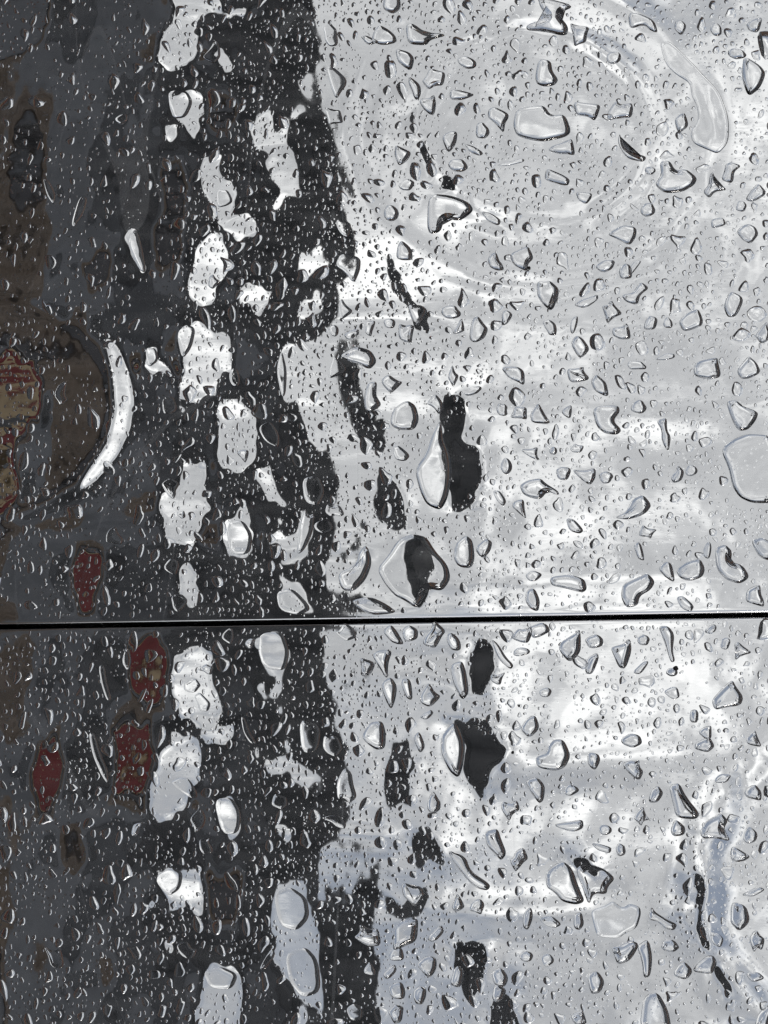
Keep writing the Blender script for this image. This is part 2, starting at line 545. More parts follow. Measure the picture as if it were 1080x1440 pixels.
# pressed rings and long low ridges
def ring(px, py, r_px, w_px, amp):
    x, y = pix_to_panel(px, py)
    r = np.hypot(GX - x, GY - y)
    return amp * np.exp(-0.5 * ((r - r_px * PXM) / (w_px * PXM)) ** 2)
def groove_ring(px, py, r_px, w_px, amp):
    x, y = pix_to_panel(px, py)
    r = np.hypot(GX - x, GY - y) - r_px * PXM
    return amp * np.tanh(r / (w_px * PXM))
EXTRA = waviness(31, (95, 60), 2.2e-5) + waviness(32, (30, 22), 2.6e-6)
UNEVEN = 1.0 + waviness(41, (160, 80), 0.35)
EXTRA += UNEVEN * ring(742, 178, 285, 14, 0.0002)
EXTRA += UNEVEN * ring(752, 178, 182, 12, 0.00026)
EXTRA += ring(-5, 575, 172, 9, 0.0003)
EXTRA += UNEVEN * ring(1195, 1262, 195, 18, 0.0005)
for (py, w, amp, tilt, x0, x1) in ((448, 13, 0.00026, -0.02, 300, 620), (455, 22, 0.0003, 0.02, 560, 1100), (590, 24, 0.00036, -0.03, 520, 1100), (768, 11, 0.00026, 0.03, 300, 520),
        (820, 20, 0.0003, -0.02, 560, 1050), (950, 22, 0.0003, 0.12, 540, 720), (1085, 24, 0.00036, -0.05, 640, 1020), (1176, 11, 0.00032, 0.03, 310, 560), (1290, 18, 0.0004, -0.01, 620, 860),
        (1332, 12, 0.00028, -0.06, 120, 330), (60, 30, 0.0002, 0.02, 0, 400), (205, 26, 0.00022, 0.1, 0, 330), (690, 11, 0.00026, -0.12, -40, 240), (315, 12, 0.00018, -0.02, 640, 860), (380, 30, 0.0002, 0.05, 0, 300), (1120, 30, 0.0002, 0.0, 0, 260)):
    yy = PY - py - tilt * (PX - 540)
    xm = 0.5 * (x0 + x1)
    EXTRA += amp * np.exp(-0.5 * (yy / w) ** 2) * np.exp(-np.abs((PX - xm) / (0.5 * (x1 - x0))) ** 4)
EXTRA += waviness(9, (420, 200), 0.00007)

# sheet height whose slopes come closest to those (least squares, conjugate gradients)
def solve(gx, W, lam_y, h0=None, iters=450):
    ny, nx = gx.shape
    d = STEP
    wx = 0.5 * (W[:, 1:] + W[:, :-1])
    t = 0.5 * (gx[:, 1:] + gx[:, :-1])
    wy = np.full((ny - 1, nx), lam_y)
    cross = (ys_f[:-1] < SEAM_Y) & (ys_f[1:] >= SEAM_Y)
    wy[cross, :] = 0.0
    pen = np.full((ny, nx), 1e-4)
    near = np.abs(ys_f - SEAM_Y) < 5 * PXM
    pen[near, :] = 0.4
    pen[:2, :] = pen[-2:, :] = 0.2
    pen[:, :2] = pen[:, -2:] = 0.2
    def A(h):
        r = pen * h
        a = wx * (h[:, 1:] - h[:, :-1])
        r[:, 1:] += a
        r[:, :-1] -= a
        b = wy * (h[1:] - h[:-1])
        r[1:] += b
        r[:-1] -= b
        return r
    rhs = np.zeros((ny, nx))
    a = wx * t * d
    rhs[:, 1:] += a
    rhs[:, :-1] -= a
    diag = pen.copy()
    diag[:, 1:] += wx; diag[:, :-1] += wx
    diag[1:] += wy; diag[:-1] += wy
    h = np.zeros((ny, nx)) if h0 is None else h0.copy()
    r = rhs - A(h)
    z = r / diag
    p = z.copy()
    rz = (r * z).sum()
    for it in range(iters):
        Ap = A(p)
        al = rz / (p * Ap).sum()
        h += al * p
        r -= al * Ap
        z = r / diag
        rz2 = (r * z).sum()
        p = z + (rz2 / rz) * p
        rz = rz2
        if rz < 1e-22:
            break
    return h

EX = np.gradient(EXTRA, STEP, axis=1)
def want():
    return E * KX - np.where(W > 0.3, EX, 0.0)
Hs = solve(want(), W, 0.035)
for _ in range(5):                                    # press again where the mirror still shows the wrong side
    c = PX + (np.gradient(gauss(Hs, 1.4), STEP, axis=1) + EX) / KX
    bad_b = bright & (c < bn + 8)
    bad_d = (~bright) & (c > bn - 8)
    W[(bad_b | bad_d) & (W < 0.5)] = 0.5
    sb, sd_ = bad_b & ~up, bad_d & ~dn & (W < 0.7)
    E[sb] = np.maximum(E, bn + 30 - PX)[sb]
    E[sd_] = np.minimum(E, bn - 30 - PX)[sd_]
    Hs = solve(want(), W, 0.035, Hs, 160)
Hs = gauss(Hs, 1.4)

H = Hs + EXTRA
# the cut edges stay true
ed = np.clip((np.abs(GY - SEAM_Y) - GAP / 2) / 0.004, 0, 1)
H *= ed * ed * (3 - 2 * ed)
# and beyond the picture the sheet runs out flat
tx = np.clip((XH - np.abs(GX)) / 0.012, 0, 1)
ty = np.clip(np.minimum(GY - Y_BOT, Y_TOP - GY) / 0.012, 0, 1)
H *= tx * tx * (3 - 2 * tx) * ty * ty * (3 - 2 * ty)

def h_at(x, y):
    x = np.asarray(x, float); y = np.asarray(y, float)
    fx = np.clip((x - xs_f[0]) / STEP, 0, len(xs_f) - 1.001)
    fy = np.clip((y - ys_f[0]) / STEP, 0, len(ys_f) - 1.001)
    i, j = fx.astype(int), fy.astype(int)
    a, b = fx - i, fy - j
    return ((H[j, i] * (1 - a) + H[j, i + 1] * a) * (1 - b) + (H[j + 1, i] * (1 - a) + H[j + 1, i + 1] * a) * b)

PANEL_X = 0.62
def panel(name, y_edge, y_far, label):
    """one sheet: shaped top, rolled rim, turned-down skirt"""
    lo, hi = min(y_edge, y_far), max(y_edge, y_far)
    xs = np.concatenate([np.linspace(-PANEL_X, -XH - 0.01, 24), xs_f, np.linspace(XH + 0.01, PANEL_X, 24)])
    mid = ys_f[(ys_f > lo + 0.0016) & (ys_f < hi - 0.0016)]
    rim = np.array([0.0, 0.00005, 0.00015, 0.0003, 0.0005, 0.001])
    if y_far > y_edge:
        ys = np.concatenate([lo + rim, mid, np.linspace(max(mid[-1], Y_TOP) + 0.01, hi - 0.002, 24), [hi]])
    else:
        ys = np.concatenate([[lo], np.linspace(lo + 0.002, min(mid[0], Y_BOT) - 0.01, 24), mid, hi - rim[::-1]])
    X, Y = np.meshgrid(xs, ys)
    Z = np.where((np.abs(X) < XH) & (Y > Y_BOT) & (Y < Y_TOP), h_at(X, Y), 0.0)
    dist = np.minimum(np.minimum(Y - lo, hi - Y), np.minimum(X + PANEL_X, PANEL_X - X))
    R = 0.0007
    s = np.clip(1 - dist / R, 0, 1)
    Z = Z - R * (1 - np.sqrt(np.clip(1 - s * s, 0, 1)))
    ny, nx = X.shape
    verts = np.stack([X.ravel(), Y.ravel(), Z.ravel()], 1)
    idx = np.arange(ny * nx).reshape(ny, nx)
    faces = np.stack([idx[:-1, :-1].ravel(), idx[:-1, 1:].ravel(), idx[1:, 1:].ravel(), idx[1:, :-1].ravel()], 1)
    border = np.concatenate([idx[0, :], idx[1:, -1], idx[-1, -2::-1], idx[-2:0:-1, 0]])
    low = verts[border].copy()
    low[:, 2] = -0.018
    nb = len(border)
    li = np.arange(nb) + len(verts)
    sk = np.stack([border, li, np.roll(li, -1), np.roll(border, -1)], 1)
    me = np_mesh(name, np.concatenate([verts, low]), np.concatenate([faces, sk]))
    o = mesh_obj(name, me, M_METAL, matrix=TM)
    tag(o, label, 'metal panel', 'wet metal panels either side of the seam')
    return o

panel('metal_panel', SEAM_Y + GAP / 2, SEAM_Y + 0.60, 'wet polished metal panel above the dark seam, two concentric pressed rings in it')
panel('metal_panel', SEAM_Y - GAP / 2, SEAM_Y - 0.60, 'wet polished metal panel below the dark seam, part of one pressed ring at its edge')

# ------------------------------------------------------------------ ground, stand, houses
def facade_setup():
    def refl(px, py):
        d = pix_dir(px, py)
        d = np.array([d[0], d[1], -d[2]])
        return TR @ d
    r1, r2 = refl(b_nom(0), 0), refl(b_nom(1440), 1440)
    N = np.cross(r1, r2)
    if N[0] > 0: N = -N
    ed = np.array([-N[1], N[0], 0.0]); ed /= np.linalg.norm(ed)
    if ed[1] < 0: ed = -ed
    return refl, ed
refl, E_DIR = facade_setup()
WALL_D = 2.2
N_OUT = np.array([E_DIR[1], -E_DIR[0], 0.0])          # points from the house towards the panels
def col_height(c, py=720):
    r = refl(c, py)
    t = WALL_D / -(r @ N_OUT)
    return TOP_Z + t * r[2]
HZ = {c: col_height(c) for c in (470, 440, 330, 300, 250, 200, 150, 0, -60, -100, -180, -250, -330, -420, -480, -640)}
ROOF = col_height(b_nom(720))
print('facade heights', HZ, 'roof', ROOF, 'edge', E_DIR)

gm = box_mesh('ground', -300, 300, -300, 300, -0.4, 0.0)
tag(mesh_obj('ground', gm, M_STONE), kind='structure')

# house beside the panels, in its own frame: u along the street, v out of the wall (towards the panels)
ang = math.atan2(E_DIR[1], E_DIR[0])
house = empty('town_house', (-WALL_D * N_OUT[0], -WALL_D * N_OUT[1], 0), ang)
tag(house, 'tall dark slate and grey rendered house seen only mirrored in the metal', 'building')
# local frame: x = along E_DIR, -y = N_OUT
L0, L1 = -9.0, 26.0
def hb(name, x0, x1, out0, out1, z0, z1, mat, parent=None):
    return box(name, x0, x1, -out1, -out0, z0, z1, mat, parent or house)
hb('wall', L0, L1, -8.0, -0.10, 0, HZ[150], M_GREY)
hb('middle_wall', L0, L1, -8.0, -0.09, HZ[150] + 0.003, HZ[250], M_MID)
hb('charcoal_wall', L0, L1, -8.0, -0.075, HZ[250] + 0.003, HZ[330], M_LATE)
hb('upper_wall', L0, L1, -8.0, -0.06, HZ[330] + 0.003, ROOF - 0.03, M_DARK)
rf = hb('roof', L0, L1, -8.0, 0.0, ROOF - 0.027, ROOF, M_BLACK)
hb('gutter', L0, L1, -0.057, -0.004, ROOF - 0.16, ROOF - 0.06, M_TRIM, rf)
hb('string_course', L0, L1, -0.057, -0.02, ROOF - 0.46, ROOF - 0.33, M_GREY)
# timber boards under the grey wall
nb_ = 7
for i in range(nb_):
    z0 = HZ[-100] + (HZ[0] - HZ[-100]) * i / nb_
    z1 = HZ[-100] + (HZ[0] - HZ[-100]) * (i + 1) / nb_ - 0.02
    hb('timber_board', L0, L1, -0.098, -0.05 + 0.004 * (i % 2), z0, z1, M_BROWN)
# windows above the sign
zb, zt = HZ[-250] + 0.05, HZ[-100] - 0.05
x = L0 + 0.5
while x < L1 - 1.4:
    w = hb('window', x, x + 1.1, -0.098, -0.07, zb, zt, M_GLASS)
    hb('window_frame', x - 0.06, x - 0.002, -0.098, -0.04, zb, zt, M_BLACK, w)
    hb('window_frame', x + 1.102, x + 1.16, -0.098, -0.04, zb, zt, M_BLACK, w)
    hb('window_sill', x - 0.08, x + 1.18, -0.098, 0.02, zb - 0.05, zb - 0.002, M_TRIM, w)
    x += 1.9
# painted signboards: red fields under a cream band and a black head; below them cream boards with red strokes
zb, zt = HZ[-480] + 0.02, HZ[-250] - 0.06
hh = zt - zb
x = L0 + 0.2
k = 0
while x < L1 - 1.5:
    sg = hb('signboard', x, x + 1.36, -0.098, -0.03, zb, zt, M_RED)
    hb('cream_band', x + 0.03, x + 1.33, -0.028, -0.022, zb + hh * (0.66 + 0.05 * (k % 2)), zb + hh * 0.82, M_CREAM, sg)
    hb('black_band', x + 0.03, x + 1.33, -0.028, -0.020, zb + hh * 0.825, zt - 0.02, M_BLACK, sg)
    x += 1.42
    k += 1
zb2, zt2 = HZ[-640], HZ[-480] - 0.01
x = L0 + 0.3
while x < L1 - 1.5:
    sg = hb('cream_board', x, x + 1.2, -0.098, -0.03, zb2, zt2, M_CREAM)
    for q in range(5):
        a = x + 0.1 + 0.2 * q
        hb('red_stroke', a, a + 0.09 + 0.05 * (q % 2), -0.028, -0.024, zb2 + 0.05 + 0.1 * (q % 3), zt2 - 0.06 - 0.08 * ((q + 1) % 3), M_RED, sg)
    x += 1.42
hb('shop_front', L0, L1, -0.098, -0.05, 0.5, 2.5, M_GLASS)

# stand under the panels
st = empty('stand', (0, 0, 0))
tag(st, 'grey steel stand carrying the two metal panels', 'stand')
hL = lambda x: TOP_Z - 0.02 + math.tan(-TILT) * -x * -1
for sx in (-0.5, 0.5):
    for sy in (-0.5, 0.4):
        zt = (TM @ Vector((sx, sy, -0.03))).z
        box('leg', sx - 0.02, sx + 0.02, sy - 0.02, sy + 0.02, 0.0, zt, M_STEEL, st, 0.003)
for sy in (-0.5, 0.4):
    me = box_mesh('crossbar', -0.55, 0.55, sy - 0.019, sy + 0.019, -0.05, -0.02, 0.003)
    mesh_obj('crossbar', me, M_STEEL, st, TM)
me = box_mesh('tray', -0.60, 0.60, SEAM_Y - 0.58, SEAM_Y + 0.58, -0.0195, -0.0175)
mesh_obj('tray', me, M_BLACK, st, TM)

# houses closing the street ahead, a low range across the way
def far_house(cx, cy, rz, w, d, h, mat, label, nfloor, nwin):
    o = empty('far_house', (cx, cy, 0), rz)
    tag(o, label, 'building', 'houses around the square')
    box('wall', -w / 2, w / 2, 0, d, 0, h, mat, o)
    bm = bmesh.new()
    pts = [(-w / 2 - 0.3, -0.4, h + 0.004), (w / 2 + 0.3, -0.4, h + 0.004), (w / 2 + 0.3, d + 0.4, h + 0.004), (-w / 2 - 0.3, d + 0.4, h + 0.004), (-w / 2 - 0.3, d / 2, h + 2.6), (w / 2 + 0.3, d / 2, h + 2.6)]
    vs = [bm.verts.new(p) for p in pts]
    for f in ((0, 1, 5, 4), (2, 3, 4, 5), (0, 4, 3), (1, 2, 5), (3, 2, 1, 0)):
        bm.faces.new([vs[i] for i in f])
    me = bpy.data.meshes.new('roof'); bm.to_mesh(me); bm.free()
    r = mesh_obj('roof', me, M_BLACK, o)
    fh = h / nfloor
    for f in range(nfloor):
        for k in range(nwin):
            x = -w / 2 + w * (k + 0.5) / nwin
            wo = box('window', x - 0.55, x + 0.55, -0.03, -0.004, f * fh + 0.9, f * fh + fh - 0.5, M_GLASS, o)
            box('window_sill', x - 0.65, x + 0.65, -0.12, -0.004, f * fh + 0.78, f * fh + 0.897, M_TRIM, wo)
far_house(-1.5, 17, 0.05, 11, 9, 13, M_BRICK, 'brown brick house closing the street ahead', 4, 4)
far_house(11, 19, -0.08, 12, 9, 11, M_BUFF, 'buff rendered house ahead beside the brick one', 3, 5)
far_house(24, 20, -0.15, 11, 9, 12, M_BRICK, 'wide brick house at the far corner of the square', 4, 4)

# ------------------------------------------------------------------ rain water lying on the sheets
# outlines in photo pixels of the larger pools and drops; the named ones serve as landmarks in the labels
POOLS = [
    ('the crescent pool', 'long crescent pool of rain lying along the large pressed ring', [(927, 60), (940, 57), (965, 80), (990, 107), (1012, 130), (1025, 165), (1025, 200), (1010, 217), (997, 212), (975, 202), (970, 187), (982, 170), (980, 150), (972, 135), (970, 117), (950, 105), (935, 90)]),
    ('the black-rimmed central pool', 'wide pool with thick black rim at the middle of the concentric rings', [(725, 155), (740, 150), (765, 147), (775, 162), (795, 160), (804, 185), (795, 193), (760, 200), (727, 192), (721, 177)]),
    ('the folded pool at the top', 'folded zigzag pool of rain at the top edge above the rings', [(755, -6), (810, 8), (785, 20), (800, 38), (797, 52), (765, 45), (740, 44), (740, 35), (772, 25), (760, 12)]),
    ('the cloud-shaped pool', 'cloud-shaped rain pool inside the large pressed ring', [(927, 227), (942, 225), (950, 240), (965, 237), (981, 250), (977, 260), (960, 270), (935, 272), (920, 260), (930, 245)]),
    ('the boot-shaped pool', 'boot-shaped flat pool under the dark arc of the inner ring', [(602, 272), (635, 275), (660, 285), (667, 297), (647, 312), (625, 307), (620, 327), (600, 330)]),
    ('the big edge pool', 'big rounded pool cut off by the picture edge above the seam', [(1013, 632), (1030, 618), (1050, 610), (1090, 613), (1090, 708), (1058, 708), (1040, 700), (1030, 685), (1025, 660)]),
    ('the tall pool', 'tall pale pool of rain against the big black reflection', [(620, 588), (624, 620), (634, 640), (636, 665), (630, 700), (620, 718), (600, 710), (590, 690), (583, 660), (597, 640), (608, 610)]),
    ('the dark-cored pool', 'spreading pool with a dark core just above the seam', [(560, 758), (580, 750), (600, 755), (612, 775), (630, 795), (634, 815), (622, 832), (602, 828), (595, 845), (585, 856), (570, 845), (555, 838), (540, 820), (530, 800), (545, 782)]),
    ('the forked pool', 'pool of rain forking into the dark triangle on the lower panel', [(767, 1225), (790, 1209), (805, 1220), (815, 1250), (823, 1268), (810, 1273), (790, 1268), (780, 1255), (768, 1248)]),
    ('the hooked pool', 'hooked pool with black outer rim on the lower panel', [(770, 1050), (778, 1040), (793, 1040), (803, 1063), (795, 1080), (780, 1085), (755, 1080), (752, 1065), (768, 1060)]),
    ('the wide flat pool', 'wide flat pool with wavy edge below the forked one', [(830, 1280), (850, 1274), (862, 1266), (875, 1277), (885, 1270), (900, 1275), (902, 1285), (896, 1305), (880, 1312), (870, 1320), (840, 1318), (834, 1300)]),
    ('the knobbed pool', 'knobbed pool with lobes touching the dark triangle on the lower panel', [(808, 1219), (830, 1215), (850, 1222), (866, 1235), (855, 1247), (853, 1258), (835, 1256), (828, 1274), (820, 1252)]),
    ('the mouse-shaped pool', 'pool with small bites in its edge above the seam, close to the corner', [(1005, 770), (1020, 765), (1030, 775), (1028, 790), (1045, 795), (1055, 812), (1040, 822), (1020, 815), (1007, 800)]),
    ('the square pool', 'square flat pool with scalloped edge on the upper panel', [(832, 572), (870, 570), (872, 580), (862, 592), (875, 605), (868, 612), (850, 610), (838, 600)]),
    ('the heart-shaped pool', 'heart-shaped pool above the big edge pool', [(1020, 565), (1035, 563), (1045, 572), (1067, 580), (1063, 592), (1052, 605), (1038, 607), (1028, 590)]),
    ('the leaf-shaped pool', 'leaf-shaped pool of rain level with the big black reflection', [(863, 728), (880, 720), (890, 700), (905, 695), (917, 710), (910, 720), (900, 726), (882, 731)]),
    ('the tailed pool', 'oval pool with a thin curled tail on the upper panel', [(730, 683), (740, 676), (760, 672), (768, 680), (785, 690), (787, 697), (770, 691), (760, 703), (745, 700), (735, 695)]),
    ('the mitten-shaped pool', 'mitten-shaped pool a little above the seam', [(875, 822), (890, 815), (910, 805), (922, 818), (915, 830), (900, 838), (897, 852), (880, 855), (873, 840)]),
    ('the fish-shaped pool', 'fish-shaped pool of rain on the lower panel near its edge', [(1000, 985), (1015, 968), (1030, 955), (1035, 965), (1046, 980), (1042, 992), (1020, 995), (1005, 999)]),
    ('the anvil-shaped pool', 'anvil-shaped pool below the bright patch of the lower panel', [(940, 1105), (955, 1100), (965, 1120), (985, 1145), (978, 1153), (950, 1150), (945, 1125)]),
    ('the round-shouldered pool', 'round-shouldered pool beside the dark border of the lower panel', [(508, 1035), (520, 1015), (538, 1013), (543, 1030), (542, 1052), (530, 1055), (515, 1045)]),
    ('the pale shield pool', 'pale shield-shaped pool against the black diamond reflection of the lower panel', [(620, 1035), (635, 1015), (645, 1020), (655, 1045), (652, 1075), (645, 1095), (632, 1085), (620, 1060)]),
    ('the plump pool', 'plump black-rimmed pool between the two black reflections above the seam', [(552, 575), (572, 562), (585, 570), (590, 590), (583, 605), (560, 605), (548, 597)]),
    ('the upright pool', 'upright oval pool with black rim close above the seam', [(640, 765), (655, 752), (665, 760), (668, 785), (663, 800), (645, 798), (637, 785)]),
    ('the bar-shaped pool', 'bar-shaped pool parallel to the seam, just above it', [(772, 812), (800, 808), (822, 814), (826, 828), (820, 834), (795, 828), (775, 824)]),
    ('the star-shaped pool', 'star-shaped little pool of rain between the square pool and the big black reflection', [(730, 632), (745, 632), (757, 628), (755, 640), (760, 648), (746, 644)]),
    ('the leg-shaped pool', 'long leg-shaped pool hanging from the seam on the lower panel', [(925, 880), (940, 880), (949, 892), (946, 915), (950, 930), (943, 932), (935, 905)]),
    ('the bone-shaped pool', 'bone-shaped upright pool beside the square one', [(922, 592), (938, 587), (938, 605), (944, 615), (940, 637), (930, 620), (930, 605)]),
]
TRACED = [
    [(752, 110), (757, 82), (775, 85), (777, 100), (786, 112), (780, 120), (765, 122), (755, 118)],
    [(652, 202), (665, 205), (681, 215), (675, 220), (660, 214)], [(675, 297), (690, 300), (705, 310), (702, 319), (685, 312)],
    [(835, 375), (850, 365), (866, 366), (862, 378), (848, 385)], [(900, 395), (914, 405), (900, 415), (897, 430), (880, 425), (873, 415), (890, 412)],
    [(705, 440), (712, 436), (722, 442), (715, 455), (706, 460)], [(663, 450), (672, 444), (680, 455), (687, 463), (682, 476), (668, 483), (659, 478)],
    [(695, 233), (735, 222), (739, 227), (715, 234)], [(872, 185), (875, 205), (890, 215), (910, 220), (905, 229), (880, 222), (868, 200)],
    [(883, 18), (900, 20), (920, 29), (926, 47), (915, 44), (905, 35), (885, 42)], [(633, 125), (650, 127), (670, 133), (650, 141), (632, 140)],
    [(570, 35), (580, 32), (598, 45), (620, 47), (628, 50), (605, 56), (600, 64), (573, 62)], [(703, 516), (728, 515), (738, 522), (738, 543), (728, 537), (715, 532)],
    [(552, 630), (560, 625), (578, 640), (570, 649), (555, 646)], [(803, 660), (820, 662), (838, 657), (838, 672), (830, 683), (818, 675)],
    [(795, 728), (808, 730), (822, 746), (815, 751), (800, 746)], [(692, 690), (703, 690), (713, 705), (708, 713), (698, 704)],
    [(722, 705), (737, 701), (738, 718), (741, 731), (730, 722), (719, 712)], [(740, 830), (752, 827), (760, 845), (757, 861), (745, 856), (738, 845)],
    [(925, 800), (935, 789), (945, 792), (950, 821), (935, 812)], [(950, 802), (965, 790), (985, 785), (992, 800), (988, 812), (970, 818), (955, 813)],
    [(950, 840), (960, 837), (977, 852), (972, 861), (958, 856)], [(1055, 760), (1070, 755), (1090, 765), (1090, 790), (1068, 785)],
    [(790, 576), (805, 568), (803, 591), (790, 583)], [(565, 885), (575, 878), (588, 885), (588, 898), (575, 903), (567, 900)],
    [(632, 935), (650, 928), (656, 945), (660, 975), (650, 986), (638, 965)], [(690, 898), (700, 905), (712, 925), (723, 936), (718, 943), (700, 928)],
    [(858, 910), (875, 906), (886, 896), (889, 915), (880, 941), (870, 939), (862, 920)], [(825, 925), (840, 917), (843, 925), (833, 949), (822, 947)],
    [(888, 946), (905, 929), (914, 930), (901, 949)], [(872, 1040), (885, 1031), (900, 1034), (904, 1046), (890, 1053), (875, 1047)],
    [(738, 1098), (755, 1092), (767, 1105), (765, 1125), (758, 1131), (745, 1112)], [(915, 1112), (925, 1104), (934, 1115), (925, 1129), (911, 1129)],
    [(775, 1160), (800, 1155), (820, 1152), (821, 1165), (805, 1171)], [(680, 1170), (700, 1164), (705, 1180), (713, 1200), (705, 1211), (695, 1200), (685, 1190)],
    [(830, 1185), (845, 1187), (861, 1192), (858, 1201), (840, 1196)], [(915, 1273), (922, 1283), (940, 1294), (953, 1300), (948, 1309), (935, 1306), (925, 1296), (911, 1293)],
    [(807, 1285), (818, 1282), (822, 1300), (815, 1309), (806, 1305)], [(895, 1330), (912, 1319), (918, 1345), (915, 1373), (905, 1376), (902, 1350)],
    [(825, 1370), (840, 1364), (851, 1380), (845, 1396), (830, 1399)], [(905, 1400), (925, 1394), (940, 1420), (945, 1450), (898, 1450)],
    [(944, 1371), (960, 1349), (976, 1365), (965, 1379)], [(757, 1292), (775, 1287), (791, 1300), (780, 1306), (765, 1301)],
    [(545, 1386), (565, 1379), (571, 1395), (568, 1406), (550, 1404)], [(537, 1371), (555, 1354), (559, 1365), (545, 1379)], [(599, 1321), (620, 1299), (626, 1310), (610, 1326)],
    [(625, 1194), (655, 1204), (662, 1225), (691, 1244), (686, 1253), (670, 1249), (655, 1236)], [(690, 1366), (705, 1359), (716, 1375), (710, 1389), (695, 1386)],
    [(535, 960), (550, 951), (559, 965), (556, 985), (550, 999), (540, 980)], [(562, 955), (578, 954), (581, 986), (570, 981)], [(588, 1008), (605, 997), (611, 1002), (600, 1013)],
    [(580, 1036), (590, 1027), (599, 1050), (590, 1061)], [(476, 500), (500, 486), (522, 492), (531, 508), (520, 520), (505, 512), (490, 508)],
    [(490, 845), (520, 838), (545, 850), (560, 862), (520, 866)], [(474, 806), (500, 795), (505, 775), (516, 765), (524, 790), (515, 815), (498, 832), (480, 830)],
    [(236, 128), (262, 126), (272, 142), (262, 165), (244, 168), (238, 150)], [(178, 905), (186, 928), (180, 945), (170, 930)], [(366, 890), (398, 888), (408, 915), (402, 944), (370, 940), (362, 912)],
    [(138, 936), (147, 934), (150, 958), (158, 984), (150, 986), (142, 962)], [(124, 1030), (133, 1030), (142, 1060), (153, 1085), (152, 1104), (142, 1090), (130, 1062)],
    [(188, 320), (196, 330), (203, 360), (206, 384), (196, 382), (178, 342)], [(216, 1236), (240, 1218), (258, 1226), (254, 1250), (236, 1262)],
    [(384, 1256), (408, 1246), (432, 1262), (436, 1290), (418, 1310), (392, 1302)], [(400, 1340), (430, 1330), (448, 1350), (452, 1395), (424, 1404), (406, 1380)],
    [(285, 1366), (310, 1358), (336, 1370), (326, 1392), (294, 1390)], [(396, 490), (404, 520), (402, 555), (396, 560), (388, 520)], [(362, 600), (372, 620), (392, 630), (394, 612), (380, 590)],
    [(424, 672), (448, 668), (458, 690), (448, 712), (428, 706)], [(248, 470), (262, 456), (276, 462), (270, 490), (256, 508)], [(204, 490), (220, 490), (224, 508), (208, 520)],
    [(388, 832), (412, 826), (440, 856), (420, 866), (392, 858)], [(318, 735), (342, 730), (356, 752), (352, 780), (322, 780)], [(60, 250), (70, 255), (80, 275), (76, 290), (66, 276)],
    [(112, 276), (124, 278), (120, 300), (104, 322), (100, 314)], [(300, 1124), (326, 1120), (340, 1142), (336, 1172), (312, 1174)], [(420, 1010), (452, 1020), (448, 1056), (424, 1060)],
    [(338, 1006), (345, 1010), (352, 1030), (362, 1046), (352, 1046), (342, 1030)], [(228, 800), (240, 784), (254, 792), (248, 812)], [(240, 838), (256, 835), (266, 846), (252, 862), (244, 858)],
]
# round and oval drops: centre, half width, half height
OVALS = [(657, 88, 13, 9), (863, 82, 11, 9), (956, 35, 9, 12), (1058, 36, 16, 9), (1036, 76, 13, 8), (1007, 42, 8, 10), (702, 168, 12, 13), (678, 184, 10, 12), (790, 207, 13, 10),
         (562, 220, 13, 11), (572, 259, 14, 12), (644, 233, 15, 9), (822, 276, 12, 10), (877, 330, 17, 13), (1003, 262, 12, 14), (1050, 325, 10, 15), (1045, 287, 8, 8), (911, 295, 11, 10),
         (780, 248, 16, 7), (914, 240, 8, 6), (880, 382, 8, 10), (893, 374, 10, 7), (825, 428, 15, 8), (1029, 434, 17, 10), (972, 451, 14, 12), (939, 455, 7, 8), (774, 461, 8, 13),
         (807, 457, 5, 13), (634, 440, 14, 10), (646, 460, 7, 10), (550, 300, 11, 12), (553, 540, 13, 14), (615, 570, 10, 13), (712, 656, 9, 11), (852, 671, 10, 9), (952, 668, 7, 10),
         (972, 662, 9, 8), (810, 630, 8, 7), (910, 749, 10, 9), (750, 812, 11, 9), (995, 774, 6, 12), (1065, 840, 13, 14), (778, 634, 6, 6), (899, 775, 6, 14), (706, 577, 8, 10),
         (898, 573, 11, 10), (665, 550, 13, 6), (637, 530, 7, 12), (940, 500, 14, 6), (895, 514, 13, 7), (638, 903, 9, 14), (610, 895, 11, 15), (553, 893, 7, 13), (601, 979, 13, 10),
         (836, 902, 13, 10), (733, 917, 11, 7), (767, 974, 9, 7), (976, 1007, 7, 10), (801, 1113, 11, 8), (1016, 1095, 11, 7), (851, 1167, 9, 8), (875, 1194, 7, 10), (942, 1330, 13, 9),
         (742, 1292, 7, 16), (556, 1342, 9, 9), (645, 1270, 9, 11), (670, 1275, 10, 7), (172, 168, 10, 7), (1000, 885, 9, 6), (1040, 915, 12, 10), (1020, 905, 8, 8), (1060, 1040, 12, 9),
         (990, 1048, 10, 8), (995, 1030, 9, 9), (1055, 1175, 10, 12), (1040, 1205, 14, 8), (1060, 1255, 12, 10), (1035, 1290, 12, 14), (1065, 1325, 9, 14), (1010, 1320, 8, 11), (1060, 1375, 10, 8),
         (520, 1365, 9, 8), (500, 1425, 15, 12), (560, 1425, 9, 11), (590, 1400, 10, 10), (740, 1345, 10, 8), (770, 1350, 9, 9), (945, 945, 9, 6), (905, 900, 8, 9), (700, 955, 11, 9),
         (270, 965, 12, 10), (290, 940, 9, 8), (286, 988, 11, 12), (262, 1105, 14, 10), (330, 530, 8, 14), (345, 640, 7, 10), (298, 398, 9, 8), (255, 725, 6, 6), (470, 465, 7, 8), (497, 470, 9, 6),
         (520, 462, 8, 8), (548, 455, 9, 7), (430, 745, 10, 26), (455, 740, 14, 9), (470, 720, 10, 8), (352, 905, 6, 9), (320, 895, 7, 12)]

